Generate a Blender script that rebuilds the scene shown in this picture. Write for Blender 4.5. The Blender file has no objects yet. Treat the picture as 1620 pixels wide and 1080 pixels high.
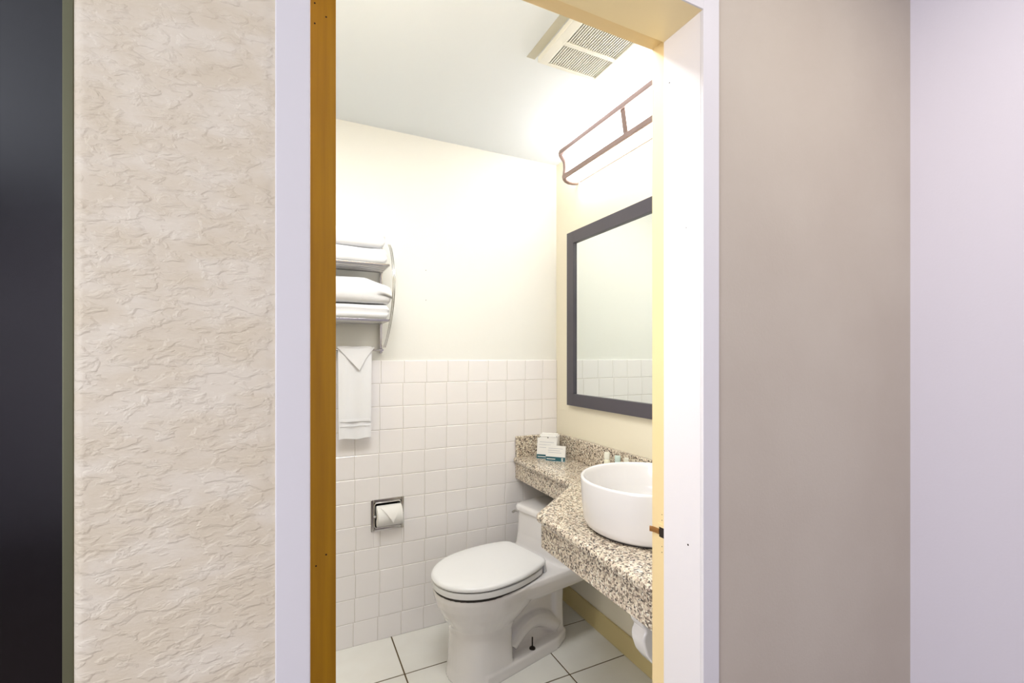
import bpy, bmesh, math, random
from mathutils import Vector, Matrix, noise
random.seed(7)
C = bpy.context.scene.collection
SC = bpy.context.scene

# ------------------------------------------------------------------ camera, world, lights, exposure
EYE = 1.33
cd = bpy.data.cameras.new('camera'); cam = bpy.data.objects.new('camera', cd); C.objects.link(cam)
cam.location = (0, 0, EYE); cam.rotation_euler = (math.pi/2, 0, -math.radians(25.87))
cd.sensor_width = 36; cd.lens = 16.045; cd.shift_y = 24.5/1620; cd.clip_start = 0.02; cd.clip_end = 60
SC.camera = cam
SC.view_settings.view_transform = 'Standard'; SC.view_settings.look = 'None'
SC.view_settings.gamma = 1.0; SC.view_settings.use_curve_mapping = False
SC.view_settings.exposure = 0.0
w = bpy.data.worlds.new('world'); SC.world = w; w.use_nodes = True
w.node_tree.nodes['Background'].inputs[0].default_value = (0.80, 0.88, 1.0, 1)
w.node_tree.nodes['Background'].inputs[1].default_value = 1.0

def area(name, loc, rot, sx, sy, power, col):
    d = bpy.data.lights.new(name, 'AREA'); d.shape = 'RECTANGLE'; d.size = sx; d.size_y = sy
    d.energy = power; d.color = col
    o = bpy.data.objects.new(name, d); C.objects.link(o); o.location = loc; o.rotation_euler = rot
    return o
# daylight entering by the bedroom window behind the camera
area('window_daylight', (-2.16, -1.0, 1.5), (0, -math.pi/2, 0), 1.4, 1.5, 56, (0.94, 0.95, 1.0))
# bedroom ceiling lamp behind the camera
area('ceiling_lamp_light', (1.0, 0.0, 2.39), (0, 0, 0), 0.4, 0.4, 6.0, (1.0, 0.95, 0.86))
# unseen fill light added inside the bathroom door to brighten tiles and floor
area('bathroom_fill_light', (0.10, 1.04, 2.395), (0, 0, 0), 0.8, 0.3, 20, (0.96, 0.98, 1.0))
FIXTURE = 10.5

# ------------------------------------------------------------------ material helpers
def lin(c):
    return tuple(((v/255)/12.92 if v/255 <= 0.04045 else (((v/255)+0.055)/1.055)**2.4) for v in c) + (1,)
def mat(name, rgb, rough=0.5, metal=0.0, spec=0.5, coat=0.0, trans=0.0, emit=None, estr=0):
    m = bpy.data.materials.new(name); m.use_nodes = True
    b = m.node_tree.nodes['Principled BSDF']
    b.inputs['Base Color'].default_value = lin(rgb); b.inputs['Roughness'].default_value = rough
    b.inputs['Metallic'].default_value = metal; b.inputs['Specular IOR Level'].default_value = spec
    b.inputs['Coat Weight'].default_value = coat; b.inputs['Transmission Weight'].default_value = trans
    if emit:
        b.inputs['Emission Color'].default_value = emit; b.inputs['Emission Strength'].default_value = estr
    return m
def N(m, t, **kw):
    n = m.node_tree.nodes.new(t)
    for k, v in kw.items():
        if k in n.inputs: n.inputs[k].default_value = v
        else: setattr(n, k, v)
    return n
def L(m, a, b): m.node_tree.links.new(a, b)
def bsdf(m): return m.node_tree.nodes['Principled BSDF']
def coords(m, scale=(1, 1, 1)):
    g = N(m, 'ShaderNodeNewGeometry'); mp = N(m, 'ShaderNodeMapping'); mp.inputs['Scale'].default_value = scale
    L(m, g.outputs['Position'], mp.inputs['Vector']); return mp.outputs[0]
def bump(m, height, strength=0.3, dist=0.002):
    b = N(m, 'ShaderNodeBump'); b.inputs['Strength'].default_value = strength; b.inputs['Distance'].default_value = dist
    L(m, height, b.inputs['Height']); L(m, b.outputs[0], bsdf(m).inputs['Normal']); return b
def ramp(m, fac, stops):
    r = N(m, 'ShaderNodeValToRGB'); e = r.color_ramp.elements
    while len(e) < len(stops): e.new(0.5)
    for i, (p, c) in enumerate(stops):
        e[i].position = p; e[i].color = lin(c) if len(c) == 3 else c
    L(m, fac, r.inputs[0]); return r
def noisy(m, rgb_a, rgb_b, scale, vec=None, detail=4, lo=0.35, hi=0.65):
    n = N(m, 'ShaderNodeTexNoise'); n.inputs['Scale'].default_value = scale; n.inputs['Detail'].default_value = detail
    L(m, vec or coords(m), n.inputs['Vector'])
    r = ramp(m, n.outputs['Fac'], [(lo, rgb_a), (hi, rgb_b)]); L(m, r.outputs[0], bsdf(m).inputs['Base Color'])
    return n

M = {}
# knockdown-textured wall plaster (left of the doorway)
m = M['rough_wall'] = mat('knockdown_plaster', (226, 210, 190), 0.55)
v = coords(m, (1, 1, 1.9))
n1 = N(m, 'ShaderNodeTexNoise'); n1.inputs['Scale'].default_value = 46; n1.inputs['Detail'].default_value = 5; n1.inputs['Distortion'].default_value = 0.4; L(m, v, n1.inputs['Vector'])
r1 = ramp(m, n1.outputs['Fac'], [(0.47, (0, 0, 0)), (0.60, (255, 255, 255))])
n2 = N(m, 'ShaderNodeTexNoise'); n2.inputs['Scale'].default_value = 160; n2.inputs['Detail'].default_value = 3; L(m, v, n2.inputs['Vector'])
mx = N(m, 'ShaderNodeMath'); mx.operation = 'MULTIPLY_ADD'; L(m, n2.outputs['Fac'], mx.inputs[0]); mx.inputs[1].default_value = 0.35; L(m, r1.outputs[0], mx.inputs[2])
bump(m, mx.outputs[0], 0.42, 0.0025)
n3 = N(m, 'ShaderNodeTexNoise'); n3.inputs['Scale'].default_value = 14; n3.inputs['Detail'].default_value = 8; L(m, v, n3.inputs['Vector'])
rc = ramp(m, n3.outputs['Fac'], [(0.38, (227, 213, 188)), (0.50, (230, 217, 194)), (0.62, (236, 225, 205))]); L(m, rc.outputs[0], bsdf(m).inputs['Base Color'])  # paler blotches paint the wall's glossy sheen into the colour
# orange-peel painted wall (right of the doorway)
m = M['beige_wall'] = mat('orange_peel_paint', (214, 201, 186), 0.6)
n1 = noisy(m, (200, 188, 173), (206, 195, 180), 3)
n2 = N(m, 'ShaderNodeTexNoise'); n2.inputs['Scale'].default_value = 170; n2.inputs['Detail'].default_value = 3; L(m, coords(m), n2.inputs['Vector']); bump(m, n2.outputs['Fac'], 0.3, 0.0012)
m = M['white_wall'] = mat('pale_wall_paint', (235, 229, 238), 0.6)
n2 = N(m, 'ShaderNodeTexNoise'); n2.inputs['Scale'].default_value = 150; n2.inputs['Detail'].default_value = 3; L(m, coords(m), n2.inputs['Vector']); bump(m, n2.outputs['Fac'], 0.2, 0.001)
m = M['cream_wall'] = mat('cream_bathroom_paint', (242, 234, 212), 0.45)
n2 = N(m, 'ShaderNodeTexNoise'); n2.inputs['Scale'].default_value = 60; n2.inputs['Detail'].default_value = 4; L(m, coords(m), n2.inputs['Vector']); bump(m, n2.outputs['Fac'], 0.25, 0.0012)
m = M['back_paint'] = mat('pale_cream_paint', (238, 237, 231), 0.45)
n2 = N(m, 'ShaderNodeTexNoise'); n2.inputs['Scale'].default_value = 60; n2.inputs['Detail'].default_value = 4; L(m, coords(m), n2.inputs['Vector']); bump(m, n2.outputs['Fac'], 0.2, 0.0012)
m = M['ceiling'] = mat('ceiling_paint', (236, 241, 247), 0.8)
m = M['frame_white'] = mat('white_gloss_paint', (242, 237, 238), 0.35)
m = M['casing'] = mat('white_casing_paint', (234, 230, 232), 0.4)
m = M['frame_cream'] = mat('cream_frame_paint', (246, 220, 166), 0.4)
m = M['head_cream'] = mat('cream_head', (252, 232, 182), 0.4)  # one even cream tone for the head jamb, paler than the rebate
m = M['ochre'] = mat('ochre_door_edge', (186, 128, 30), 0.45)
vv = coords(m, (60, 60, 3)); noisy(m, (174, 126, 8), (192, 143, 16), 1.2, vv, 5)
m = M['door_face'] = mat('door_face_paint', (232, 222, 200), 0.4)
m = M['tile'] = mat('white_glazed_tile', (246, 242, 241), 0.22, coat=0.3)
n2 = N(m, 'ShaderNodeTexNoise'); n2.inputs['Scale'].default_value = 9; n2.inputs['Detail'].default_value = 2; L(m, coords(m), n2.inputs['Vector']); bump(m, n2.outputs['Fac'], 0.12, 0.003)
m = M['grout'] = mat('pale_grout', (214, 208, 198), 0.9)
m = M['floor_tile'] = mat('white_floor_tile', (238, 237, 231), 0.3)
noisy(m, (236, 234, 227), (241, 240, 234), 5)
m = M['floor_grout'] = mat('brown_floor_grout', (104, 88, 62), 0.95)
m = M['baseboard'] = mat('tan_baseboard', (214, 196, 142), 0.5)
m = M['ceramic'] = mat('white_porcelain', (236, 233, 232), 0.12, coat=0.6)
m = M['plastic'] = mat('white_seat_plastic', (238, 238, 238), 0.25)
m = M['dark_gap'] = mat('gap_shade_and_seal', (50, 45, 42), 0.8)  # seat gap shade put into a dark colour; also the basin seal
m = M['bolt'] = mat('rusty_bolt', (45, 38, 32), 0.5, metal=0.6)
m = M['chrome'] = mat('chrome', (205, 203, 200), 0.16, metal=1.0)
m = M['shade_chrome'] = mat('recess_shade_chrome', (112, 104, 94), 0.3, metal=1.0)  # chrome darkened for the holder recess, its shade put into the colour
m = M['brass'] = mat('worn_brass', (200, 150, 100), 0.3, metal=1.0)
m = M['hole'] = mat('dark_hole', (40, 30, 22), 0.9)
m = M['towel'] = mat('white_terry', (236, 236, 238), 0.95, spec=0.1)
n2 = N(m, 'ShaderNodeTexNoise'); n2.inputs['Scale'].default_value = 500; n2.inputs['Detail'].default_value = 2; L(m, coords(m), n2.inputs['Vector']); bump(m, n2.outputs['Fac'], 0.35, 0.0015)
m = M['paper'] = mat('white_paper', (240, 238, 234), 0.9, spec=0.1)
m = M['mirror'] = mat('mirror_glass', (236, 242, 240), 0.01, metal=1.0)
m = M['mirror_frame'] = mat('charcoal_frame', (76, 72, 80), 0.4)
m = M['bronze'] = mat('bronze_metal', (154, 132, 126), 0.35, metal=0.3)  # bronze paled, the diffuser's bloom over the rails put into the colour
m = M['diffuser'] = mat('lit_diffuser', (250, 250, 248), 0.5, emit=(1.0, 0.985, 0.97, 1), estr=FIXTURE)
m = M['vent'] = mat('vent_plastic', (240, 239, 232), 0.6)
m = M['vent_dark'] = mat('vent_inside', (226, 224, 215), 0.8)
m = M['vent_tan'] = mat('tan_matte', (206, 202, 186), 0.9)  # tone of the thin flat strip beside the vent grille
m = M['teal'] = mat('teal_print', (22, 88, 100), 0.5)
m = M['ink'] = mat('grey_print', (168, 172, 184), 0.6)
m = M['ink_dark'] = mat('dark_print', (60, 64, 60), 0.6)
m = M['aqua'] = mat('aqua_bottle', (206, 226, 220), 0.2)
m = M['ivory'] = mat('ivory_bottle', (240, 238, 214), 0.3)
m = M['ivory_cap'] = mat('ivory_cap', (236, 236, 222), 0.35)
m = M['metal_edge'] = mat('brushed_edge', (112, 112, 86), 0.45, metal=0.4)
m = M['carpet'] = mat('hall_carpet', (92, 78, 74), 0.95)
# dark glossy closet panel, smudged
m = M['dark_glass'] = mat('dark_gloss_panel', (4, 3, 6), 0.15, spec=1.0)
n1 = N(m, 'ShaderNodeTexNoise'); n1.inputs['Scale'].default_value = 7; n1.inputs['Detail'].default_value = 4; L(m, coords(m), n1.inputs['Vector'])
rr = N(m, 'ShaderNodeMapRange'); rr.inputs['To Min'].default_value = 0.10; rr.inputs['To Max'].default_value = 0.26; L(m, n1.outputs['Fac'], rr.inputs[0]); L(m, rr.outputs[0], bsdf(m).inputs['Roughness'])
# speckled granite
m = M['granite'] = mat('speckled_granite', (200, 185, 165), 0.18, coat=0.3)
v = coords(m)
wn = N(m, 'ShaderNodeTexNoise'); wn.inputs['Scale'].default_value = 60; wn.inputs['Detail'].default_value = 2; L(m, v, wn.inputs['Vector'])
add = N(m, 'ShaderNodeVectorMath'); add.operation = 'MULTIPLY_ADD'; L(m, wn.outputs['Color'], add.inputs[0]); add.inputs[1].default_value = (0.012, 0.012, 0.012); L(m, v, add.inputs[2])
vo = N(m, 'ShaderNodeTexVoronoi'); vo.inputs['Scale'].default_value = 200; L(m, add.outputs[0], vo.inputs['Vector'])
sp = N(m, 'ShaderNodeSeparateColor'); L(m, vo.outputs['Color'], sp.inputs[0])
rg = ramp(m, sp.outputs[0], [(0.0, (86, 76, 68)), (0.12, (132, 118, 104)), (0.26, (184, 166, 148)), (0.42, (222, 208, 186)), (0.62, (236, 224, 202)), (0.80, (208, 190, 172)), (0.9, (242, 236, 220))])
rg.color_ramp.interpolation = 'CONSTANT'
n4 = N(m, 'ShaderNodeTexNoise'); n4.inputs['Scale'].default_value = 170; n4.inputs['Detail'].default_value = 3; L(m, v, n4.inputs['Vector'])
r4 = ramp(m, n4.outputs['Fac'], [(0.36, (92, 80, 70)), (0.44, (255, 255, 255))])
mxc = N(m, 'ShaderNodeMix'); mxc.data_type = 'RGBA'; mxc.blend_type = 'MULTIPLY'; mxc.inputs[0].default_value = 0.6
L(m, rg.outputs[0], mxc.inputs[6]); L(m, r4.outputs[0], mxc.inputs[7]); L(m, mxc.outputs[2], bsdf(m).inputs['Base Color'])

# ------------------------------------------------------------------ object helpers
def tagp(o, label=None, cat=None, kind=None, group=None):
    if label: o['label'] = label
    if cat: o['category'] = cat
    if kind: o['kind'] = kind
    if group: o['group'] = group
    return o
def empty(name, loc, rz=0, **kw):
    o = bpy.data.objects.new(name, None); C.objects.link(o); o.empty_display_size = 0.05
    o.location = loc; o.rotation_euler = (0, 0, rz); o['_w'] = 1; del o['_w']
    return tagp(o, **kw)
def mkobj(name, verts, faces, mt, parent=None, smooth=False, bevel=0, seg=2, world=True):
    """verts in world space unless world=False (then in the parent's space)."""
    me = bpy.data.meshes.new(name); me.from_pydata([tuple(v) for v in verts], [], faces); me.validate()
    bm = bmesh.new(); bm.from_mesh(me); bmesh.ops.recalc_face_normals(bm, faces=bm.faces); bm.to_mesh(me); bm.free()
    me.materials.append(M[mt])
    o = bpy.data.objects.new(name, me); C.objects.link(o)
    if parent is not None:
        if world:
            mw = chain(parent).inverted(); me.transform(mw)
        o.parent = parent
    if smooth:
        for p in me.polygons: p.use_smooth = True
    if bevel:
        b = o.modifiers.new('bevel', 'BEVEL'); b.width = bevel; b.segments = seg; b.limit_method = 'ANGLE'; b.angle_limit = 0.6
        for p in me.polygons: p.use_smooth = True
        me.set_sharp_from_angle(angle=0.6) if not bevel else None
        wn = o.modifiers.new('wn', 'WEIGHTED_NORMAL'); wn.keep_sharp = False
    return o
def chain(o):
    mt_ = Matrix.Translation(o.location) @ o.rotation_euler.to_matrix().to_4x4()
    return (chain(o.parent) @ mt_) if o.parent else mt_
BF = [(0, 1, 2, 3), (4, 7, 6, 5), (0, 4, 5, 1), (1, 5, 6, 2), (2, 6, 7, 3), (3, 7, 4, 0)]
def bv(x0, x1, y0, y1, z0, z1):
    return [(x0, y0, z0), (x1, y0, z0), (x1, y1, z0), (x0, y1, z0), (x0, y0, z1), (x1, y0, z1), (x1, y1, z1), (x0, y1, z1)]
def boxes(bl):
    vs, fs = [], []
    for b in bl:
        k = len(vs); vs += bv(*b); fs += [tuple(i+k for i in f) for f in BF]
    return vs, fs
def box(name, b, mt, parent=None, bevel=0, seg=2, **kw):
    vs, fs = boxes([b] if not isinstance(b, list) else b)
    return mkobj(name, vs, fs, mt, parent, bevel=bevel, seg=seg, **kw)
def tube_geo(path, r, n=10, closed=False, flat=None):
    """sweep a circle (or ellipse flat=(ra, rb)) along a path"""
    P = [Vector(p) for p in path]; vs, fs = [], []
    ref = None
    for i, p in enumerate(P):
        t = (P[min(i+1, len(P)-1)] - P[max(i-1, 0)]).normalized()
        if ref is None:
            ref = Vector((0, 0, 1)) if abs(t.z) < 0.9 else Vector((1, 0, 0))
        a = (ref - t*ref.dot(t)).normalized(); b = t.cross(a); ref = a
        ra, rb = flat if flat else (r, r)
        for k in range(n):
            an = 2*math.pi*k/n; vs.append(p + a*math.cos(an)*ra + b*math.sin(an)*rb)
    for i in range(len(P)-1):
        for k in range(n):
            fs.append((i*n+k, i*n+(k+1) % n, (i+1)*n+(k+1) % n, (i+1)*n+k))
    fs.append(tuple(range(n))); fs.append(tuple((len(P)-1)*n+k for k in range(n)))
    return vs, fs
def tube(name, path, r, mt, parent=None, n=10, flat=None, **kw):
    vs, fs = tube_geo(path, r, n, flat=flat)
    o = mkobj(name, vs, fs, mt, parent, **kw); sm(o, 50); return o
def sm(o, deg=40):
    for p in o.data.polygons: p.use_smooth = True
    o.data.set_sharp_from_angle(angle=math.radians(deg))
def lathe(name, prof, centre, mt, parent=None, n=64, sharp=40, **kw):
    vs, fs = [], []
    for (r, z) in prof:
        for k in range(n):
            a = 2*math.pi*k/n; vs.append((centre[0]+r*math.cos(a), centre[1]+r*math.sin(a), centre[2]+z))
    for i in range(len(prof)-1):
        for k in range(n): fs.append((i*n+k, i*n+(k+1) % n, (i+1)*n+(k+1) % n, (i+1)*n+k))
    if prof[0][0] > 1e-4: fs.append(tuple(range(n)))
    if prof[-1][0] > 1e-4: fs.append(tuple((len(prof)-1)*n+k for k in range(n)))
    o = mkobj(name, vs, fs, mt, parent, **kw); sm(o, sharp); return o
def extr(outline, z0, z1):
    n = len(outline)
    vs = [(x, y, z0) for x, y in outline] + [(x, y, z1) for x, y in outline]
    fs = [tuple(range(n)), tuple(range(n, 2*n))] + [(i, (i+1) % n, n+(i+1) % n, n+i) for i in range(n)]
    return vs, fs
def disc_hole(name, p, axis, r, depth, parent, mt='hole'):
    p = Vector(p); ax = Vector(axis).normalized()
    return tube(name, [p - ax*0.0005, p + ax*depth], r, mt, parent, n=12)

# ------------------------------------------------------------------ dimensions of the place (metres)
DF, DB = 0.668, 0.812       # doorway wall, front and back faces
XR, YB, ZC = 1.35, 2.21, 2.41
XL = -0.50                  # left bathroom wall
CY = 0.66                   # front face of casing
JL, JR, JH = 0.0234, 0.7496, 2.032

# ------------------------------------------------------------------ setting: shell
S = 'structure'
def shell(name, b, mt, label, cat='wall', **kw):
    return tagp(box(name, b, mt, **kw), label, cat, S)
# doorway wall: left piece with a rounded outer corner, right piece, piece above the door
r = 0.0115; x0 = -0.208 - 0.0
prof = [(JL-0.0205, DF)]
for k in range(9):
    a = math.pi/2*k/8; prof.append((x0 - r*math.sin(a), DF + r - r*math.cos(a)))
prof += [(x0 - r, 1.0), (x0+0.05, 1.0), (x0+0.05, DB), (JL-0.0205, DB)]
vs, fs = extr(prof, 0, ZC)
o = mkobj('wall_doorway_left', vs, fs, 'rough_wall'); sm(o, 30)
tagp(o, 'knobbly cream plastered wall with rounded corner left of the bathroom doorway', 'wall', S)
shell('wall_doorway_right', (JR+0.0205, 1.572, DF, DB, 0, ZC), 'beige_wall', 'smooth beige painted wall right of the bathroom doorway')
shell('wall_doorway_top', (JL-0.0205, JR+0.0205, DF, DB, JH+0.032, ZC), 'beige_wall', 'painted wall above the bathroom doorway')
# pale wall running towards the camera on the right
shell('wall_hall_right', (1.572, 1.70, -3.2, DB+0.0, 0, ZC), 'white_wall', 'pale lavender white wall at the far right beside the beige wall')
tagp(box('wall_hall_left', [(-2.3, -2.2, -3.2, -1.8, 0, ZC), (-2.3, -2.2, -0.2, 0.9, 0, ZC), (-2.3, -2.2, -1.8, -0.2, 0, 0.75), (-2.3, -2.2, -1.8, -0.2, 2.25, ZC)], 'white_wall'), 'pale wall of the outer room holding the bedroom window', 'wall', S)
shell('wall_closet', (-2.2, x0-r, 0.80, 0.90, 0, ZC), 'white_wall', 'wall behind the dark closet door')
shell('wall_hall_front', (-2.3, 1.70, -3.3, -3.2, 0, ZC), 'white_wall', 'pale wall closing the outer room behind the camera')
shell('floor_hall', (-2.3, 1.70, -3.3, DB, -0.06, -0.002), 'carpet', 'brown carpet floor of the outer room', 'floor')
shell('ceiling_hall', (-2.3, 1.70, -3.3, DB, ZC, ZC+0.08), 'ceiling', 'white ceiling of the outer room', 'ceiling')
wn_ = empty('window_1', (-2.25, -1.0, 0.75), label='bedroom window in the outer room', cat='window', kind=S)
box('window_frame', [(-2.27, -2.22, -1.8, -1.75, 0.75, 2.25), (-2.27, -2.22, -0.25, -0.2, 0.75, 2.25), (-2.27, -2.22, -1.75, -0.25, 0.75, 0.8), (-2.27, -2.22, -1.75, -0.25, 2.2, 2.25), (-2.27, -2.22, -1.02, -0.98, 0.8, 2.2)], 'casing', wn_)
# bathroom
shell('wall_left', (XL-0.1, XL, DB, YB+0.1, 0, ZC), 'cream_wall', 'cream bathroom wall behind the open door')
shell('wall_right', (XR, XR+0.1, DB, YB+0.1, 0, ZC), 'cream_wall', 'cream bathroom wall behind the mirror and vanity')
shell('wall_inner_front', [(XL, JL-0.023, DB, DB+0.004, 0, ZC), (JR+0.023, XR, DB, DB+0.004, 0, ZC)], 'cream_wall', 'cream inside face of the doorway wall')
shell('ceiling', (XL-0.1, XR+0.1, DB, YB+0.1, ZC, ZC+0.08), 'ceiling', 'white bathroom ceiling', 'ceiling')
tagp(box('baseboard_right', (XR-0.012, XR, DB+0.004, YB-0.007, 0, 0.098), 'baseboard', bevel=0.003), 'tan baseboard along the wall under the vanity', 'baseboard', S)

# back wall with a real recess for the paper holder
HX0, HX1, HZ0, HZ1 = 0.347, 0.478, 0.527, 0.651
wb = empty('wall_back', (0.4, YB, 0), label='cream painted bathroom back wall, white square tiles on its lower half', cat='wall', kind=S)
box('wall_plaster', [(XL-0.1, HX0, YB, YB+0.1, 0, ZC), (HX1, XR+0.1, YB, YB+0.1, 0, ZC), (HX0, HX1, YB, YB+0.1, 0, HZ0), (HX0, HX1, YB, YB+0.1, HZ1, ZC), (HX0, HX1, YB+0.075, YB+0.1, HZ0, HZ1)], 'back_paint', wb)
# grout bed
TT = 0.008
box('grout_bed', [(XL, HX0, YB-0.0062, YB, 0, 1.3125), (HX1, XR, YB-0.0062, YB, 0, 1.3125), (HX0, HX1, YB-0.0062, YB, 0, HZ0), (HX0, HX1, YB-0.0062, YB, HZ1, 1.3125)], 'grout', wb)
P = 0.1095; G = 0.0009
tx0 = 0.373 - P*8
tcache = {}
def tile_mesh(wd, ht):
    """bevel-edged tile, local x along wall, z up, face towards -y"""
    key = (round(wd, 4), round(ht, 4))
    if key not in tcache:
        e = 0.0022; a, b = wd/2, ht/2
        vs = [(-a, 0, -b), (a, 0, -b), (a, 0, b), (-a, 0, b),
              (-a, -TT+0.0014, -b), (a, -TT+0.0014, -b), (a, -TT+0.0014, b), (-a, -TT+0.0014, b),
              (-a+e, -TT, -b+e), (a-e, -TT, -b+e), (a-e, -TT, b-e), (-a+e, -TT, b-e)]
        fs = [(0, 1, 2, 3)]
        for k in (0, 4):
            for i in range(4):
                j = (i+1) % 4; fs.append((k+i, k+j, k+4+j, k+4+i))
        fs.append((8, 9, 10, 11))
        me = bpy.data.meshes.new('wall_tile'); me.from_pydata(vs, [], fs)
        bm = bmesh.new(); bm.from_mesh(me); bmesh.ops.recalc_face_normals(bm, faces=bm.faces); bm.to_mesh(me); bm.free()
        me.materials.append(M['tile']); tcache[key] = me
    return tcache[key]
def subtract(x0, x1, z0, z1):
    if x1 <= HX0 or x0 >= HX1 or z1 <= HZ0 or z0 >= HZ1: return [(x0, x1, z0, z1)]
    out = []
    if x0 < HX0: out.append((x0, HX0, z0, z1))
    if x1 > HX1: out.append((HX1, x1, z0, z1))
    a, b = max(x0, HX0), min(x1, HX1)
    if z0 < HZ0: out.append((a, b, z0, HZ0))
    if z1 > HZ1: out.append((a, b, HZ1, z1))
    return out
for row in range(12):
    off = {11: 0.009, 3: -0.001, 2: 0.004, 1: 0.0, 0: -0.006, 4: 0.006}.get(row, random.uniform(-0.003, 0.006))
    for col in range(-1, 17):
        xa, xb = tx0 + col*P + off, tx0 + (col+1)*P + off
        xa, xb = max(xa, XL+0.001), min(xb, XR-0.001)
        if xb - xa < 0.012: continue
        for (a, b, c, d) in subtract(xa+G, xb-G, row*P+G, (row+1)*P-G):
            if b-a < 0.004 or d-c < 0.004: continue
            t = bpy.data.objects.new('wall_tile', tile_mesh(b-a, d-c)); C.objects.link(t); t.parent = wb
            t.location = ((a+b)/2-0.4, random.uniform(-0.0003, 0.0003), (c+d)/2)
            t.rotation_euler = (random.uniform(-0.004, 0.004), 0, random.uniform(-0.004, 0.004))
for z in (1.757, 1.610):
    disc_hole('nail_hole', (0.60, YB-0.0001, z), (0, -1, 0), 0.0018, 0.0006, wb)

# bathroom floor: tiles over brown grout
fl = empty('floor', (0.4, 1.5, 0), label='off-white square tiled bathroom floor with brown grout', cat='floor', kind=S)
box('grout_bed', (XL-0.1, XR+0.1, DB, YB+0.1, -0.06, -0.002), 'floor_grout', fl)
xs = [1.053 + k*0.311 for k in range(-6, 3)]; ys = [1.617 + k*0.304 for k in range(-4, 4)]
for i in range(len(xs)-1):
    for j in range(len(ys)-1):
        a, b = max(xs[i], XL)+0.003, min(xs[i+1], XR)-0.003; c, d = max(ys[j], DB)+0.003, min(ys[j+1], YB)-0.003
        if b-a < 0.006 or d-c < 0.006: continue
        dz = random.uniform(-0.0004, 0.0004)
        box('floor_tile', (a, b, c, d, -0.008, dz), 'floor_tile', fl, bevel=0.0012, seg=1)

# ------------------------------------------------------------------ door frame (jambs, rabbets, casing)
tf = empty('trim_1', (0.3865, 0.74, 0), label='painted bathroom door frame, white casing and jambs with cream inner rebate', cat='door frame', kind=S)
SY, RY = 0.769, 0.818
box('jamb', (JR, JR+0.02, DF, SY, 0, JH), 'frame_white', tf)
box('rebate', (JR+0.012, JR+0.022, SY, RY, 0, JH+0.02), 'frame_cream', tf)['label'] = 'cream rebate strip of the right jamb'
box('jamb', (JL-0.02, JL, DF, SY, 0, JH), 'frame_white', tf)
box('rebate', (JL-0.022, JL-0.012, SY, RY, 0, JH+0.02), 'frame_cream', tf)
box('head_jamb', (JL, JR, CY+0.003, SY, JH, JH+0.025), 'head_cream', tf)['label'] = 'cream underside of the door head'
box('rebate', (JL-0.02, JR+0.02, SY, RY, JH+0.016, JH+0.03), 'frame_cream', tf)
box('casing', (-0.018, JL, CY, DF, 0, JH+0.042), 'casing', tf, bevel=0.002)
box('casing', (JR, 0.795, CY, DF, 0, JH+0.042), 'casing', tf, bevel=0.0012)
box('casing', (JL, JR, CY, CY+0.003, JH, JH+0.042), 'casing', tf)
# strike plate: cream metal lip with a dark latch opening
zs = EYE - (845-564.5)/722*1.03
st = box('strike_plate', [(JR+0.0105, JR+0.0122, SY+0.0005, RY-0.02, zs-0.019, zs-0.0115), (JR+0.0105, JR+0.0122, SY+0.0005, RY-0.02, zs+0.0115, zs+0.019)], 'frame_cream', tf)
box('latch_hole', (JR+0.0112, JR+0.0123, SY+0.002, SY+0.026, zs-0.0115, zs+0.0115), 'hole', st)
tube('strike_lip', [(JR+0.011, SY+0.026, zs), (JR+0.0103, SY+0.038, zs), (JR+0.0085, RY-0.004, zs), (JR+0.0055, RY+0.002, zs)], 0, 'brass', st, n=8, flat=(0.0065, 0.0012))
for dz in (-0.045, -0.032, 0.028, 0.041):
    disc_hole('screw_hole', (JR+0.012, SY+0.018, zs+dz), (-1, 0, 0), 0.0011, 0.0002, tf)
for (yy, zz, rr_) in ((0.752, EYE+(564.5-142)/722*1.03, 0.0016), (0.70, EYE-(853-564.5)/722*0.985, 0.0020), (0.705, EYE+(564.5-365)/722*0.985, 0.001), (0.748, EYE-(1074-564.5)/722*1.02, 0.0018)):
    disc_hole('screw_hole', (JR, yy, zz), (-1, 0, 0), rr_, 0.0002, tf)

# open bathroom door, seen on its hinge edge
dr = empty('door_1', (0.046, 0.823, 0.01), label='bathroom door swung open, its ochre hinge edge facing out', cat='door', kind=S)
box('door_leaf', (0.0245, 0.0684, 0.8235, 1.53, 0.01, 2.03), 'door_face', dr, bevel=0.001)
box('door_edge', (0.0243, 0.0686, 0.822, 0.8236, 0.01, 2.03), 'ochre', dr)['label'] = 'ochre painted hinge edge'
def duv(u, y):     # point on the hinge edge plane from a photo pixel
    s = (u-810)/722; X = 0.4363+0.8998*s; Y = 0.8998-0.4363*s; d = 0.822/Y
    return (X*d, 0.822, EYE-(y-564.5)/722*d)
for (u, y) in ((498, 5), (516, 27), (498, 37), (516, 877), (500, 895)):
    disc_hole('screw_hole', duv(u, y), (0, -1, 0), 0.0014, 0.0003, dr)

# dark closet door at the far left
cdn = empty('door_2', (-0.7, 0.74, 0), label='dark glossy closet door with thin pale metal edge at the far left', cat='door', kind=S)
box('door_panel', (-1.20, -0.2415, 0.715, 0.74, 0.01, ZC-0.01), 'dark_glass', cdn, bevel=0.001)
box('metal_edge', (-0.2415, -0.2312, 0.712, 0.742, 0.01, ZC-0.01), 'metal_edge', cdn, bevel=0.001)
box('metal_edge', (-1.212, -1.2, 0.712, 0.742, 0.01, ZC-0.01), 'metal_edge', cdn, bevel=0.001)
box('backing_jamb', (-0.231, -0.2195, 0.74, 0.80, 0, ZC), 'hole', cdn)

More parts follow.
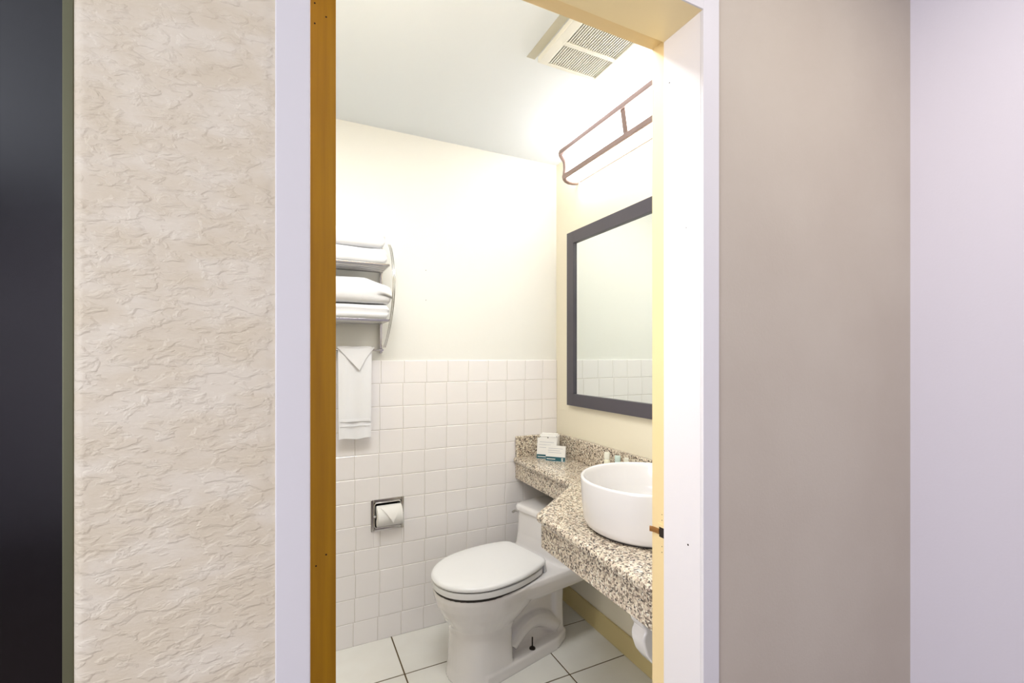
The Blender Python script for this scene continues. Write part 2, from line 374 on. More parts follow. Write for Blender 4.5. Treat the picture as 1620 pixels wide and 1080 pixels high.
# ------------------------------------------------------------------ granite vanity counter
def fillet(pts, rads, seg=8):
    out = []; n = len(pts)
    for i in range(n):
        p = Vector(pts[i]); a = Vector(pts[i-1]); b = Vector(pts[(i+1) % n]); r = rads[i]
        if r <= 0: out.append(tuple(p)); continue
        u = (a-p).normalized(); v_ = (b-p).normalized(); half = u.angle(v_)/2
        d = r/math.tan(half); p1 = p+u*d; p2 = p+v_*d; c = p + (u+v_).normalized()*(r/math.sin(half))
        a1 = math.atan2(p1.y-c.y, p1.x-c.x); a2 = math.atan2(p2.y-c.y, p2.x-c.x)
        da = (a2-a1+math.pi) % (2*math.pi)-math.pi
        for k in range(seg+1):
            t = a1+da*k/seg; out.append((c.x+r*math.cos(t), c.y+r*math.sin(t)))
    return out
ct = empty('vanity_counter', (1.1, 1.5, 0.794), label='speckled beige granite vanity counter with narrow ledge over the toilet', cat='counter')
YE = DB+0.006; YW = YB-0.0085
top = fillet([(XR-0.001, YE), (0.755, YE), (0.755, 1.375), (1.072, 1.635), (1.072, YW), (XR-0.001, YW)], [0, 0, 0.04, 0.03, 0, 0])
vs, fs = extr(top, 0.764, 0.794)
mkobj('countertop', vs, fs, 'granite', ct, bevel=0.013, seg=5)
q = 0.016
ap = fillet([(XR-0.001, YE), (0.755+q, YE), (0.755+q, 1.367), (1.072+q, 1.627), (1.072+q, YW), (XR-0.001, YW)], [0, 0, 0.03, 0.03, 0, 0])
ap_in = fillet([(XR-0.001, YE), (0.79+q, YE), (0.79+q, 1.35), (1.105+q, 1.61), (1.105+q, YW), (XR-0.001, YW)], [0, 0, 0.03, 0.03, 0, 0])
# apron strip = outline band only along the front (points 1..-1)
A = ap[1:-1]; B = ap_in[1:-1]; n = len(A)
vs = [(x, y, 0.68) for x, y in A]+[(x, y, 0.765) for x, y in A]+[(x, y, 0.68) for x, y in B]+[(x, y, 0.765) for x, y in B]
fs = []
for i in range(n-1):
    fs += [(i, i+1, n+i+1, n+i), (2*n+i, 3*n+i, 3*n+i+1, 2*n+i+1), (i, 2*n+i, 2*n+i+1, i+1), (n+i, n+i+1, 3*n+i+1, 3*n+i)]
fs += [(0, n, 3*n, 2*n), (n-1, 3*n-1, 4*n-1, 2*n-1)]
o = mkobj('apron', vs, fs, 'granite', ct); sm(o, 35)
box('backsplash', (XR-0.021, XR-0.001, YE, YW, 0.7935, 0.905), 'granite', ct, bevel=0.004, seg=3)
box('backsplash', (1.086, XR-0.021, YW-0.02, YW, 0.7935, 0.905), 'granite', ct, bevel=0.004, seg=3)
# white corbel under the counter
prof = [(0.80, 0.6795), (0.799, 0.668), (0.800, 0.655), (0.804, 0.644), (0.812, 0.634), (0.813, 0.628), (0.807, 0.619), (0.805, 0.608), (0.808, 0.592), (0.818, 0.566), (0.838, 0.540), (0.868, 0.512), (0.93, 0.462), (1.05, 0.405), (1.2, 0.365), (1.349, 0.345), (1.349, 0.6795)]
vs = [(x, 0.895, z) for x, z in prof]+[(x, 0.945, z) for x, z in prof]; n = len(prof)
fs = [tuple(range(n)), tuple(range(n, 2*n))]+[(i, (i+1) % n, n+(i+1) % n, n+i) for i in range(n)]
tagp(mkobj('corbel', vs, fs, 'ceramic', bevel=0.006, seg=3), 'white scrolled wall bracket under the granite counter', 'bracket')

# basin
bs = empty('vessel_basin', (1.014, 1.118, 0.794), label='round white vessel basin standing on the granite counter', cat='basin')
lathe('bowl', [(0.0, 0.003), (0.170, 0.003), (0.183, 0.006), (0.192, 0.014), (0.197, 0.030), (0.2025, 0.090), (0.205, 0.150), (0.2045, 0.1545), (0.2015, 0.157), (0.197, 0.157), (0.194, 0.154), (0.191, 0.142), (0.186, 0.08), (0.176, 0.045), (0.14, 0.026), (0.08, 0.020), (0.022, 0.018), (0.0, 0.018)], (1.014, 1.118, 0.794), 'ceramic', bs, n=96, sharp=60)
lathe('base_seal', [(0.0, 0.0), (0.178, 0.0), (0.178, 0.0045), (0.0, 0.0045)], (1.014, 1.118, 0.794), 'dark_gap', bs, n=64)
lathe('drain', [(0.0, 0.018), (0.021, 0.0182), (0.022, 0.021), (0.012, 0.0225), (0.0, 0.0225)], (1.014, 1.118, 0.794), 'chrome', bs, n=32)

# small toiletries behind the basin
def bottle(x, y, w_, h, cap_h, mt, cap, label, rz=0.0, d_=None):
    t = empty('toiletry_bottle', (x, y, 0.794), rz, label=label, cat='bottle', group='toiletries at the backsplash')
    d_ = d_ or w_*0.7; a = w_/2; b = d_/2
    ol = []
    for k in range(20):
        an = 2*math.pi*k/20; c, s = math.cos(an), math.sin(an)
        ol.append((a*math.copysign(abs(c)**0.5, c), b*math.copysign(abs(s)**0.5, s)))
    hb = h-cap_h; vs, fs = [], []
    for (sc, z) in ((0.9, 0.0), (1, 0.003), (1, hb-0.008), (0.85, hb-0.002), (0.55, hb)):
        vs += [(p[0]*sc, p[1]*sc, z) for p in ol]
    for i in range(4):
        for k in range(20): fs.append((i*20+k, i*20+(k+1) % 20, (i+1)*20+(k+1) % 20, (i+1)*20+k))
    fs += [tuple(range(20)), tuple(range(80, 100))]
    o = mkobj('body', vs, fs, mt, t, world=False); sm(o, 50)
    vs, fs = [], []
    for (sc, z) in ((0.93, hb-0.0005), (0.95, h-0.003), (0.85, h)):
        vs += [(p[0]*sc, p[1]*sc, z) for p in ol]
    for i in range(2):
        for k in range(20): fs.append((i*20+k, i*20+(k+1) % 20, (i+1)*20+(k+1) % 20, (i+1)*20+k))
    fs += [tuple(range(20)), tuple(range(40, 60))]
    o = mkobj('cap', vs, fs, cap, t, world=False); sm(o, 50)
bottle(1.285, 1.667, 0.027, 0.106, 0.03, 'ivory', 'ivory_cap', 'wider ivory toiletry bottle behind the basin, farthest from the doorway', rz=-0.75)
bottle(1.285, 1.592, 0.027, 0.105, 0.022, 'aqua', 'aqua', 'pale aqua toiletry bottle between two ivory ones behind the basin', rz=-0.75)
bottle(1.288, 1.537, 0.021, 0.106, 0.02, 'ivory', 'ivory_cap', 'slim ivory toiletry bottle behind the basin, nearest the doorway', rz=-0.75)

# ------------------------------------------------------------------ cards and box on the ledge
def card(name, x, y, wd, ht, lean, label, logo):
    rz = math.atan2(-0.074, 0.072)
    t = empty(name, (x, y, 0.794), rz, label=label, cat='card', group='printed cards on the granite ledge')
    th = 0.0012
    def P_(a, h, off=0.0):   # a along width, h up the front leaf
        return (a, (1-h/ht)*-lean*0 + h*lean/ht*1.0 - off, h)
    vs = [P_(0, 0), P_(wd, 0), P_(wd, ht), P_(0, ht)] + [(p[0], p[1]+th, p[2]) for p in (P_(0, 0), P_(wd, 0), P_(wd, ht), P_(0, ht))]
    mkobj('front_leaf', vs, BF, 'paper', t, world=False)
    vs = [(0, 2*lean+th, 0), (wd, 2*lean+th, 0), (wd, lean+th, ht), (0, lean+th, ht), (0, 2*lean+2*th, 0), (wd, 2*lean+2*th, 0), (wd, lean+2*th, ht), (0, lean+2*th, ht)]
    mkobj('back_leaf', vs, BF, 'paper', t, world=False)
    def patch(nm, a0, a1, h0, h1, mt, o_=0.0004, par=None):
        vs = [P_(a0, h0, o_), P_(a1, h0, o_), P_(a1, h1, o_), P_(a0, h1, o_)] + [P_(a0, h0, 0), P_(a1, h0, 0), P_(a1, h1, 0), P_(a0, h1, 0)]
        return mkobj(nm, vs, BF, mt, t, world=False)
    bh = ht*0.0+0.022
    patch('teal_band', 0.0005, wd-0.0005, 0.001, bh, 'teal')
    patch('title_line', wd*0.06, wd*(0.5 if logo else 0.46), bh*0.42, bh*0.58, 'paper', 0.0007)
    if logo:
        for (a0, a1, h0, h1) in ((0.81, 0.90, 0.16, 0.30), (0.81, 0.84, 0.36, 0.84), (0.86, 0.90, 0.36, 0.56), (0.86, 0.90, 0.64, 0.84)):
            patch('emblem', wd*a0, wd*a1, bh*h0, bh*h1, 'paper', 0.0007)
    for k, (f0, f1) in enumerate(((0.12, 0.86), (0.10, 0.72), (0.12, 0.80))):
        hh = ht*(0.80-0.13*k)
        patch('text_line', wd*f0, wd*f1, hh, hh+0.0016, 'ink')
card('folded_card', 1.171, 2.118, 0.106, 0.106, 0.020, 'taller white folded card with teal band, against the white box', False)
card('folded_card', 1.186, 2.049, 0.103, 0.078, 0.016, 'shorter white folded card with teal band and emblem, in front', True)
tb = empty('paper_box', (1.258, 2.128, 0.794), math.atan2(-0.074, 0.072), label='white paper box with small dark marks behind the folded cards', cat='box')
box('carton', (-0.052, 0.052, -0.022, 0.026, 0, 0.118), 'paper', tb, bevel=0.008, seg=3, world=False)
box('lid_flap', (-0.044, 0.044, -0.016, 0.020, 0.117, 0.124), 'paper', tb, bevel=0.003, world=False)
for (a, b, h, s_) in ((-0.004, -0.0225, 0.104, 0.005), (0.044, -0.0225, 0.112, 0.003), (0.041, -0.0225, 0.062, 0.004), (-0.046, -0.0225, 0.108, 0.003)):
    box('printed_mark', (a-s_*0.7, a+s_*0.7, b, b+0.001, h-s_*0.6, h+s_*0.6), 'ink_dark', tb, world=False)

# ------------------------------------------------------------------ mirror
mr = empty('wall_mirror', (XR-0.01, 1.505, 1.53), label='large wall mirror in a charcoal frame above the vanity', cat='mirror')
MY0, MY1, MZ0, MZ1 = 0.948, 2.062, 1.075, 1.986
fw = 0.062; xf = XR-0.026
for b in ((xf, XR-0.001, MY1-fw, MY1, MZ0, MZ1), (xf, XR-0.001, MY0, MY0+fw, MZ0, MZ1), (xf, XR-0.001, MY0+fw, MY1-fw, MZ0, MZ0+fw), (xf, XR-0.001, MY0+fw, MY1-fw, MZ1-fw, MZ1)):
    box('frame_rail', b, 'mirror_frame', mr, bevel=0.0015)
box('mirror_glass', (XR-0.014, XR-0.010, MY0+fw-0.003, MY1-fw+0.003, MZ0+fw-0.003, MZ1-fw+0.003), 'mirror', mr)

# ------------------------------------------------------------------ vanity light
vl = empty('vanity_light', (XR-0.05, 1.505, 2.31), label='lit vanity bar light with bronze rails above the mirror', cat='light')
vp = [(1.345, 2.388), (1.30, 2.388), (1.262, 2.385), (1.245, 2.380), (1.239, 2.371), (1.241, 2.360), (1.251, 2.347), (1.262, 2.336), (1.267, 2.322), (1.268, 2.295), (1.264, 2.268), (1.260, 2.254), (1.263, 2.243), (1.273, 2.234), (1.290, 2.229), (1.315, 2.229), (1.342, 2.233)]
VY0, VY1 = 1.025, 1.985
for yy in (VY1+0.004, VY0-0.004):
    tube('end_bracket', [(x, yy, z) for x, z in vp[1:]], 0.0, 'bronze', vl, n=10, flat=(0.0095, 0.013))
# diffuser just inside
cx, cz = 1.31, 2.30
dp = []
for x, z in vp:
    d = Vector((cx-x, cz-z)).normalized()*0.006; dp.append((min(x+d.x, 1.344), z+d.y))
n = len(dp)
vs = [(x, VY0+0.006, z) for x, z in dp]+[(x, VY1-0.006, z) for x, z in dp]
fs = [tuple(range(n)), tuple(range(n, 2*n))]+[(i, (i+1) % n, n+(i+1) % n, n+i) for i in range(n)]
o = mkobj('diffuser', vs, fs, 'diffuser', vl); sm(o, 60)
box('rail', (1.228, 1.247, VY0, VY1, 2.357, 2.380), 'bronze', vl, bevel=0.002)
box('rail', (1.2525, 1.264, VY0, VY1, 2.239, 2.264), 'bronze', vl, bevel=0.002)
tube('divider', [(1.240, 1.505, 2.362), (1.2475, 1.505, 2.312), (1.2565, 1.505, 2.262)], 0, 'bronze', vl, n=8, flat=(0.003, 0.015))
box('back_plate', (1.344, XR-0.0005, VY0+0.01, VY1-0.01, 2.235, 2.386), 'bronze', vl)

# ------------------------------------------------------------------ ceiling vent
ve = empty('ceiling_vent', (0.93, 1.31, ZC), label='square white exhaust vent grille on the bathroom ceiling', cat='vent')
x0_, x1_, y0_, y1_ = 0.800, 1.056, 1.185, 1.437; zt, zb = ZC-0.0005, ZC-0.022
fr = [(x0_, x0_+0.034, y0_, y1_, zb, zt), (x1_-0.014, x1_, y0_, y1_, zb, zt), (x0_+0.034, x1_-0.014, y0_, y0_+0.012, zb, zt), (x0_+0.034, x1_-0.014, y1_-0.012, y1_, zb, zt)]
for b in fr: box('frame_rail', b, 'vent', ve, bevel=0.0015)
box('cross_bar', (x0_+0.034, x1_-0.014, 1.303, 1.319, zb, zt), 'vent', ve, bevel=0.0015)
box('inner_plate', (x0_+0.034, x1_-0.014, y0_+0.012, y1_-0.012, ZC-0.006, zt), 'vent_dark', ve)
box('tan_strip', (0.764, 0.797, 1.195, 1.455, ZC-0.001, ZC-0.0001), 'vent_tan', ve)['label'] = 'tan strip beside the grille'
ns = 23; wd = (x1_-0.014)-(x0_+0.034)
for half in ((y0_+0.012, 1.303), (1.319, y1_-0.012)):
    for k in range(ns):
        xc = x0_+0.034+wd*(k+0.5)/ns
        vs = [(xc-0.0040, half[0], zb+0.0042), (xc-0.0036, half[0], zb+0.003), (xc+0.0036, half[0], zb+0.0062), (xc+0.0032, half[0], zb+0.0074)]
        vs += [(v_[0], half[1], v_[2]) for v_ in vs]
        mkobj('slat', vs, [(0, 1, 2, 3), (4, 5, 6, 7), (0, 1, 5, 4), (1, 2, 6, 5), (2, 3, 7, 6), (3, 0, 4, 7)], 'vent', ve)

# ------------------------------------------------------------------ toilet
tipx, tipy = 0.522, 1.766
ang = math.radians(14.0)
to = empty('toilet', (tipx, tipy, 0), ang, label='white one-piece toilet with closed lid beside the vanity', cat='toilet')
def ring(uf, ub, hw, ef, eb, z, n=48):
    """closed ring; front end exponent ef, back end eb; widest at 58% of the length"""
    um = uf + (ub-uf)*0.56; out = []
    for k in range(n):
        a = 2*math.pi*k/n; c, s = math.cos(a), math.sin(a)
        e = eb if c > 0 else ef; lu = (ub-um) if c > 0 else (um-uf)
        out.append((um + lu*math.copysign(abs(c)**(2/e), c), hw*math.copysign(abs(s)**(2/e), s), z))
    return out
def loft(rings):
    n = len(rings[0]); vs = [p for r_ in rings for p in r_]; fs = [tuple(range(n)), tuple(range((len(rings)-1)*n, len(rings)*n))]
    for i in range(len(rings)-1):
        for k in range(n): fs.append((i*n+k, i*n+(k+1) % n, (i+1)*n+(k+1) % n, (i+1)*n+k))
    return vs, fs
body = []
body.append(loft([ring(0.070, 0.330, 0.129, 2.4, 5, 0.0), ring(0.078, 0.322, 0.124, 2.4, 5, 0.05), ring(0.082, 0.318, 0.120, 2.4, 5, 0.13), ring(0.082, 0.322, 0.120, 2.3, 4.5, 0.19),
                  ring(0.076, 0.345, 0.127, 2.2, 3.5, 0.222), ring(0.058, 0.39, 0.143, 2.2, 3, 0.25), ring(0.036, 0.43, 0.160, 2.2, 3, 0.285), ring(0.018, 0.47, 0.174, 2.2, 3, 0.325), ring(0.008, 0.50, 0.183, 2.2, 3, 0.360), ring(0.008, 0.50, 0.185, 2.2, 3, 0.376), ring(0.014, 0.50, 0.180, 2.2, 3, 0.384)]))
def ol_ring(pts, z): return [(x, y, z) for x, y in pts]
# tank shelf
def shelf_ol(ins, u0=0.20): return fillet([(u0, -0.176+ins), (0.40, -0.187+ins), (0.60, -0.203+ins), (0.785-ins, -0.205+ins), (0.785-ins, 0.205-ins), (0.60, 0.203-ins), (0.40, 0.187-ins), (u0, 0.176-ins)], [0.06, 0.3, 0.2, 0.03, 0.03, 0.2, 0.3, 0.06], 6)
body.append(loft([ol_ring(shelf_ol(0.03, 0.36), 0.298), ol_ring(shelf_ol(0.012, 0.33), 0.308), ol_ring(shelf_ol(0.004, 0.28), 0.328), ol_ring(shelf_ol(0.0), 0.365), ol_ring(shelf_ol(0.003), 0.378), ol_ring(shelf_ol(0.006), 0.3845)]))
# tank body
def tank_ol(ins, f=0.0): return fillet([(0.562+f, -0.188+ins), (0.780-ins, -0.188+ins), (0.780-ins, 0.188-ins), (0.562+f, 0.188-ins)], [0.045, 0.03, 0.03, 0.045], 6)
body.append(loft([ol_ring(tank_ol(-0.004, -0.016), 0.375), ol_ring(tank_ol(-0.002, -0.008), 0.40), ol_ring(tank_ol(0.0, 0.0), 0.45), ol_ring(tank_ol(0.004, 0.004), 0.558)]))
# foot plate and rear column
body.append(loft([ol_ring(fillet([(0.15, -0.127+i), (0.56, -0.127+i), (0.655-i, -0.09+i), (0.655-i, 0.09-i), (0.56, 0.127-i), (0.15, 0.127-i)], [0.02, 0.08, 0.02, 0.02, 0.08, 0.02], 4), z) for i, z in ((0, 0.0), (0, 0.042), (0.006, 0.050))]))
body.append(loft([ol_ring(fillet([(0.29, -w_), (0.645, -w_), (0.645, w_), (0.29, w_)], [0.02]*4, 4), z) for w_, z in ((0.072, 0.02), (0.062, 0.10), (0.060, 0.22), (0.085, 0.31))]))
body.append(loft([ol_ring(fillet([(0.585, -w_), (0.650, -w_), (0.650, w_), (0.585, w_)], [0.02]*4, 4), z) for w_, z in ((0.088, 0.02), (0.080, 0.15), (0.085, 0.31))]))
for sy in (-1, 1):
    pth = []
    for k in range(13):
        t = k/12; pth.append((0.33+0.27*t, sy*0.052, 0.03 + 0.115*math.sin(math.pi*(0.12+0.80*t))**0.8))
    body.append(tube_geo(pth, 0.042, 14))
bmv, bmf = [], []
for vs, fs in body:
    k = len(bmv); bmv += [tuple(v_) for v_ in vs]; bmf += [tuple(i+k for i in f) for f in fs]
o = mkobj('bowl_and_tank', bmv, bmf, 'ceramic', to, smooth=True, world=False)
rm = o.modifiers.new('remesh', 'REMESH'); rm.mode = 'VOXEL'; rm.voxel_size = 0.0045; rm.use_smooth_shade = True
s_ = o.modifiers.new('smooth', 'SMOOTH'); s_.factor = 0.5; s_.iterations = 2
# seat, lid
HWP = [(0.0, 0.0), (0.004, 0.036), (0.015, 0.070), (0.04, 0.108), (0.08, 0.143), (0.13, 0.169), (0.19, 0.184), (0.26, 0.188), (0.32, 0.183), (0.38, 0.172), (0.43, 0.157), (0.462, 0.143), (0.478, 0.130), (0.486, 0.108), (0.489, 0.06), (0.490, 0.0)]
def cr(pts, k, t):
    p = [Vector(pts[max(0, min(len(pts)-1, k+i))]) for i in (-1, 0, 1, 2)]
    return 0.5*((2*p[1])+(p[2]-p[0])*t+(2*p[0]-5*p[1]+4*p[2]-p[3])*t*t+(3*p[1]-p[0]-3*p[2]+p[3])*t*t*t)
def lid_ring(ins, z, ub=0.490):
    full = [(u, -v_) for u, v_ in HWP] + [(u, v_) for u, v_ in reversed(HWP[1:-1])]
    full = [(min(u, ub), v_) for u, v_ in full]
    n = len(full); out = []
    ext = [Vector(p) for p in full]
    for k in range(n):
        for t in (0, 0.5):
            p = [ext[(k+i) % n] for i in (-1, 0, 1, 2)]
            q_ = 0.5*((2*p[1])+(p[2]-p[0])*t+(2*p[0]-5*p[1]+4*p[2]-p[3])*t*t+(3*p[1]-p[0]-3*p[2]+p[3])*t*t*t)
            out.append(q_)
    c = Vector((0.25, 0)); res = []
    for q_ in out:
        d = q_-c; l = d.length; sc = max(0.05, 1-ins/max(l, 1e-6)); e = c+d*sc
        res.append((e.x, e.y, z))
    return res
def lidmesh(name, prof, mt, **kw):
    vs, fs = loft([lid_ring(i, z, **kw) for i, z in prof]); o = mkobj(name, vs, fs, mt, to, world=False); sm(o, 35); return o
lidmesh('seat_gap_shade', [(0.010, 0.378), (0.010, 0.3895)], 'dark_gap', ub=0.45)  # dark solid filling the gap under the seat, painted for its shade
lidmesh('seat', [(0.006, 0.3895), (0.003, 0.392), (0.002, 0.402), (0.003, 0.4125), (0.006, 0.4145)], 'plastic', ub=0.449)
lidmesh('seat_gap_shade', [(0.008, 0.412), (0.008, 0.4208)], 'dark_gap', ub=0.452)
lidmesh('lid', [(0.004, 0.4193), (0.001, 0.421), (0.0, 0.427), (0.003, 0.433), (0.010, 0.437), (0.02, 0.439), (0.06, 0.441), (0.12, 0.4416)], 'plastic')
# hinge end of the lid reaching down to the rim
hb_ = [(0.455, -0.1465), (0.466, -0.1405), (0.480, -0.126), (0.488, -0.104), (0.491, -0.05), (0.491, 0.05), (0.488, 0.104), (0.480, 0.126), (0.466, 0.1405), (0.455, 0.1465)]
vs, fs = loft([ol_ring([(x+(0.008 if x > 0.46 else 0), y) for x, y in hb_], 0.382), ol_ring([(x+(0.004 if x > 0.46 else 0), y) for x, y in hb_], 0.405), ol_ring(hb_, 0.428)])
o = mkobj('hinge_cover', vs, fs, 'plastic', to, world=False); sm(o, 40)
# tank lid
tl = loft([ol_ring(tank_ol(0.002, 0.0), 0.5595), ol_ring(tank_ol(-0.004, -0.006), 0.5625), ol_ring(tank_ol(-0.005, -0.007), 0.578), ol_ring(tank_ol(0.0, -0.001), 0.587), ol_ring(tank_ol(0.012, 0.012), 0.5905), ol_ring(tank_ol(0.06, 0.06), 0.592)])
o = mkobj('tank_lid', tl[0], tl[1], 'ceramic', to, world=False); sm(o, 50)
o = tube('flush_lever', [(0.590, 0.180, 0.540), (0.590, 0.200, 0.540), (0.584, 0.205, 0.540), (0.566, 0.206, 0.536)], 0.006, 'chrome', to, world=False)
bt = tube('floor_bolt', [(0.42, -0.106, 0.048), (0.42, -0.106, 0.100)], 0.0032, 'bolt', to, world=False)
lathe('washer', [(0.0, 0), (0.014, 0), (0.013, 0.004), (0.006, 0.009), (0.0, 0.009)], (0.42, -0.106, 0.0505), 'bolt', bt, n=20, world=False)

# ------------------------------------------------------------------ paper holder and roll
YT = YB-TT
ph = empty('toilet_paper_holder', (0.412, YT, 0.589), label='recessed chrome toilet paper holder set in the white tiles', cat='paper holder')
X0, X1, Z0, Z1 = 0.3357, 0.489, 0.5145, 0.6635
for b in ((X0, HX0+0.002, YT-0.007, YT, Z0, Z1), (HX1-0.002, X1, YT-0.007, YT, Z0, Z1), (HX0+0.002, HX1-0.002, YT-0.007, YT, Z0, HZ0+0.002), (HX0+0.002, HX1-0.002, YT-0.007, YT, HZ1-0.002, Z1)):
    box('face_plate', b, 'chrome', ph, bevel=0.002)
rim = fillet([(HX0+0.004, HZ0+0.004), (HX1-0.004, HZ0+0.004), (HX1-0.004, HZ1-0.004), (HX0+0.004, HZ1-0.004)], [0.012]*4, 5)
tube('raised_rim', [(x, YT-0.008, z) for x, z in rim+[rim[0]]], 0.0028, 'chrome', ph, n=8)
g = 0.0015
box('recess_shell', [(HX0+g, HX1-g, YB+0.066, YB+0.070, HZ0+g, HZ1-g), (HX0+g, HX0+g+0.002, YT-0.004, YB+0.066, HZ0+g, HZ1-g), (HX1-g-0.002, HX1-g, YT-0.004, YB+0.066, HZ0+g, HZ1-g), (HX0+g, HX1-g, YT-0.004, YB+0.066, HZ0+g, HZ0+g+0.002), (HX0+g, HX1-g, YT-0.004, YB+0.066, HZ1-g-0.002, HZ1-g)], 'shade_chrome', ph)
RYc, RZc, RR = 2.190, 0.586, 0.0475
tube('roller_arm', [(0.3505, YT-0.004, RZc-0.002), (0.3505, RYc-0.004, RZc-0.002)], 0.0, 'chrome', ph, n=10, flat=(0.0075, 0.0042))
tube('roller_arm', [(0.480, YT-0.004, RZc-0.002), (0.480, RYc-0.004, RZc-0.002)], 0.0, 'chrome', ph, n=10, flat=(0.0075, 0.0042))
tube('spindle', [(0.3465, RYc, RZc), (0.4835, RYc, RZc)], 0.0062, 'chrome', ph, n=14)
rl = empty('toilet_paper_roll', (0.4165, RYc, RZc), label='white toilet paper roll with its end folded to a point', cat='paper roll')
vs, fs = [], []
prof = [(0.018, 0.359), (0.045, 0.359), (RR, 0.361), (RR, 0.472), (0.045, 0.474), (0.018, 0.474)]
n = 48
for (rr_, x) in prof:
    for k in range(n):
        a = 2*math.pi*k/n; vs.append((x, RYc+rr_*math.cos(a), RZc+rr_*math.sin(a)))
for i in range(6):
    j = (i+1) % 6
    for k in range(n): fs.append((i*n+k, i*n+(k+1) % n, j*n+(k+1) % n, j*n+k))
o = mkobj('paper_roll', vs, fs, 'paper', rl); sm(o, 40)
vs, fs = [], []     # folded point hugging the front of the roll
K = 10
for i in range(K+1):
    t = i/K; an = math.radians(118 + t*82); hw = 0.046*(1-t)+0.0006; rr_ = RR+0.002+0.009*t*t
    for sx in (-1, 1):
        for dr_ in (0, 0.0012):
            vs.append((0.4205+sx*hw+0.006*t, RYc+(rr_+dr_)*math.cos(an), RZc+(rr_+dr_)*math.sin(an)))
for i in range(K):
    a = i*4; b = a+4
    fs += [(a+1, a+3, b+3, b+1), (a, b, b+2, a+2), (a, a+1, b+1, b), (a+2, b+2, b+3, a+3)]
fs += [(0, 2, 3, 1), (K*4, K*4+1, K*4+3, K*4+2)]
o = mkobj('folded_end', vs, fs, 'paper', rl); sm(o, 50)

# ------------------------------------------------------------------ towel rack, towels
rk = empty('towel_rack', (0.11, YB, 1.60), label='chrome two-tier towel rack on the back wall', cat='towel rack')
RX0, RX1 = -0.17, 0.388
for zz in (1.728, 1.488):
    sh = box('shelf_frame', [(RX0, RX1, 2.018, 2.026, zz-0.004, zz+0.006), (RX0, RX1, 2.182, 2.188, zz-0.006, zz+0.004), (RX0, RX0+0.006, 2.026, 2.182, zz-0.004, zz+0.004), (RX1-0.006, RX1, 2.026, 2.182, zz-0.004, zz+0.004)], 'chrome', rk, bevel=0.0012)
    for k in range(6):
        yy = 2.045 + k*0.0235
        tube('shelf_bar', [(RX0+0.004, yy, zz-0.001), (RX1-0.004, yy, zz-0.001)], 0.0035, 'chrome', sh, n=8)
for xx in (0.381, -0.163):
    mt_ = box('wall_bracket', (xx-0.0065, xx+0.0065, 2.188, YB-0.0005, 1.348, 1.86), 'chrome', rk, bevel=0.002)
    disc_hole('screw', (xx, 2.188, 1.366), (0, -1, 0), 0.0045, 0.002, mt_, 'bolt')
    for dx in (-0.0025+0.009, 0.0045+0.009):
        arc = []
        for k in range(21):
            t = k/20; zz = 1.375+0.45*t
            arc.append((xx+dx-(0.0 if xx > 0 else 0.018), 2.190 - 0.245*math.sin(math.pi*(0.02+0.80*t))**0.75 if t < 1 else 2.05, zz))
        tube('side_arc', arc, 0.0026, 'chrome', rk, n=8)
tube('towel_bar', [(RX0+0.007, 2.168, 1.362), (RX1-0.007, 2.168, 1.362)], 0.005, 'chrome', rk)
for xx in (0.381, -0.163):
    tube('bar_post', [(xx, 2.189, 1.362), (xx, 2.163, 1.362)], 0.006, 'chrome', rk)

def folded_towel(name, x0, x1, y0, y1, z0, z1, label, seed, folds=2, sag=0.0):
    """folded terry towel: soft slab, layered fold lines on its sides"""
    nx, ns_ = 44, 40; vs, fs = [], []; cy, cz = (y0+y1)/2, (z0+z1)/2; hy, hz = (y1-y0)/2, (z1-z0)/2
    for i in range(nx+1):
        t = i/nx; x = x0+(x1-x0)*t
        d = min(t, 1-t)*(x1-x0); e = min(1.0, max(0.0, d/0.022)); endf = (1-(1-e)**2)**0.5 if e < 1 else 1
        for k in range(ns_):
            a = 2*math.pi*k/ns_; c, s = math.cos(a), math.sin(a)
            yy = math.copysign(abs(c)**0.42, c); zz = math.copysign(abs(s)**0.6, s)
            side = max(0, abs(c)-0.55)/0.45
            groove = 0.0
            for f in range(1, folds):
                zf = -1+2*f/folds; groove += math.exp(-((zz-zf)/0.11)**2)
            nz = noise.noise(Vector((x*9+seed, yy*1.3, zz*1.2)))*0.005
            py = cy + yy*(hy*(0.86+0.14*endf) - groove*side*0.009) + nz*0.8
            pz = cz + zz*hz*(0.55+0.45*endf) + (nz if s > 0 else 0) - sag*max(0, t-0.78)/0.22*(1 if s > 0 else 0)
            vs.append((x, py, max(pz, z0)))
    for i in range(nx):
        for k in range(ns_): fs.append((i*ns_+k, i*ns_+(k+1) % ns_, (i+1)*ns_+(k+1) % ns_, (i+1)*ns_+k))
    fs += [tuple(range(ns_)), tuple(nx*ns_+k for k in range(ns_))]
    o = mkobj(name, vs, fs, 'towel', smooth=True)
    return tagp(o, label, 'towel', group='folded towels on the rack')
folded_towel('folded_towel', -0.14, 0.382, 2.035, 2.178, 1.7345, 1.806, 'lower folded white towel on the top tier of the rack', 1, 2)
folded_towel('folded_towel', -0.13, 0.374, 2.040, 2.175, 1.808, 1.884, 'topmost folded white towel on the rack', 5, 2)
folded_towel('folded_towel', -0.14, 0.390, 2.030, 2.178, 1.4945, 1.560, 'lower folded white towel on the bottom tier, flattened', 9, 2)
folded_towel('folded_towel', -0.12, 0.402, 2.012, 2.172, 1.562, 1.672, 'thick puffy folded white towel on the bottom tier, upper one', 14, 1, sag=0.035)

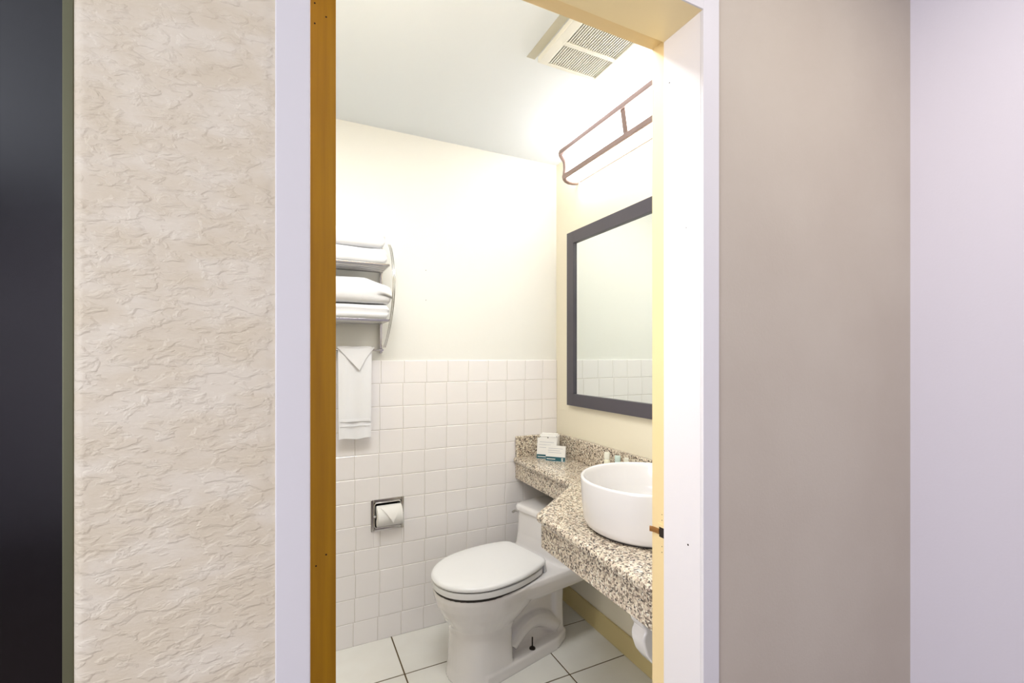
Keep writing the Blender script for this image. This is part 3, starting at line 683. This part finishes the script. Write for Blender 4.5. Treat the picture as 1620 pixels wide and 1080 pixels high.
# hanging hand towel over the bar
ht = empty('hand_towel', (0.26, 2.16, 1.36), label='white hand towel with a folded corner hanging below the rack', cat='towel')
def towel_sheet(name, x0, x1, path, thick, par, seed, taper=0.0):
    nx = 20; vs, fs = [], []; m_ = len(path)
    for j, (y, z) in enumerate(path):
        dn = j/(m_-1)
        a = Vector(path[min(j+1, m_-1)])-Vector(path[max(j-1, 0)]); nrm = Vector((-a.y, a.x)).normalized()
        for i in range(nx+1):
            t = i/nx; x = x0+(x1-x0)*t; xm = (x0+x1)/2; x = xm+(x-xm)*(1-taper*dn)
            wv = 0.0028*math.sin(t*11+seed+dn*1.5)*min(1, dn*2)+noise.noise(Vector((x*14, z*10, seed)))*0.002
            for sgn in (0, 1):
                off = wv + sgn*thick
                vs.append((x, y+nrm.x*off, z+nrm.y*off + 0.003*math.sin(t*9)*(dn > 0.98)))
    w2 = (nx+1)*2
    for j in range(m_-1):
        for i in range(nx):
            a = j*w2+i*2; b = a+w2
            fs += [(a, a+2, b+2, b), (a+1, b+1, b+3, a+3)]
        fs += [(j*w2, j*w2+w2, j*w2+w2+1, j*w2+1), (j*w2+nx*2, j*w2+nx*2+1, j*w2+w2+nx*2+1, j*w2+w2+nx*2)]
    for i in range(nx):
        for base in (0, (m_-1)*w2):
            a = base+i*2; fs.append((a, a+1, a+3, a+2))
    o = mkobj(name, vs, fs, 'towel', par, smooth=True); sm(o, 60); return o
def drop(yf, ztop, zbot, n=30):
    return [(yf, ztop+(zbot-ztop)*k/n) for k in range(n+1)]
over = [(2.182, 1.18), (2.182, 1.28), (2.181, 1.345)]+[(2.168+0.013*math.cos(math.radians(a)), 1.362+0.013*math.sin(math.radians(a))) for a in range(0, 181, 20)]
towel_sheet('towel_cloth', 0.187, 0.333, over+drop(2.152, 1.355, 0.964)[1:], -0.004, ht, 2.0, taper=0.05)
box('dobby_band', (0.196, 0.324, 2.1425, 2.1448, 1.040, 1.052), 'towel', ht, bevel=0.001)
box('dobby_band', (0.196, 0.324, 2.1425, 2.1448, 1.020, 1.023), 'towel', ht, bevel=0.001)
# triangular folded corner
tri = [(0.183, 1.372), (0.262, 1.368), (0.345, 1.374), (0.308, 1.325), (0.278, 1.268), (0.232, 1.318)]
n = len(tri); vs = [(x, 2.139+0.003*math.sin(x*40), z) for x, z in tri]+[(x, 2.147, z) for x, z in tri]
fs = [tuple(range(n)), tuple(range(n, 2*n))]+[(i, (i+1) % n, n+(i+1) % n, n+i) for i in range(n)]
mkobj('folded_corner', vs, fs, 'towel', ht, bevel=0.003, seg=3)
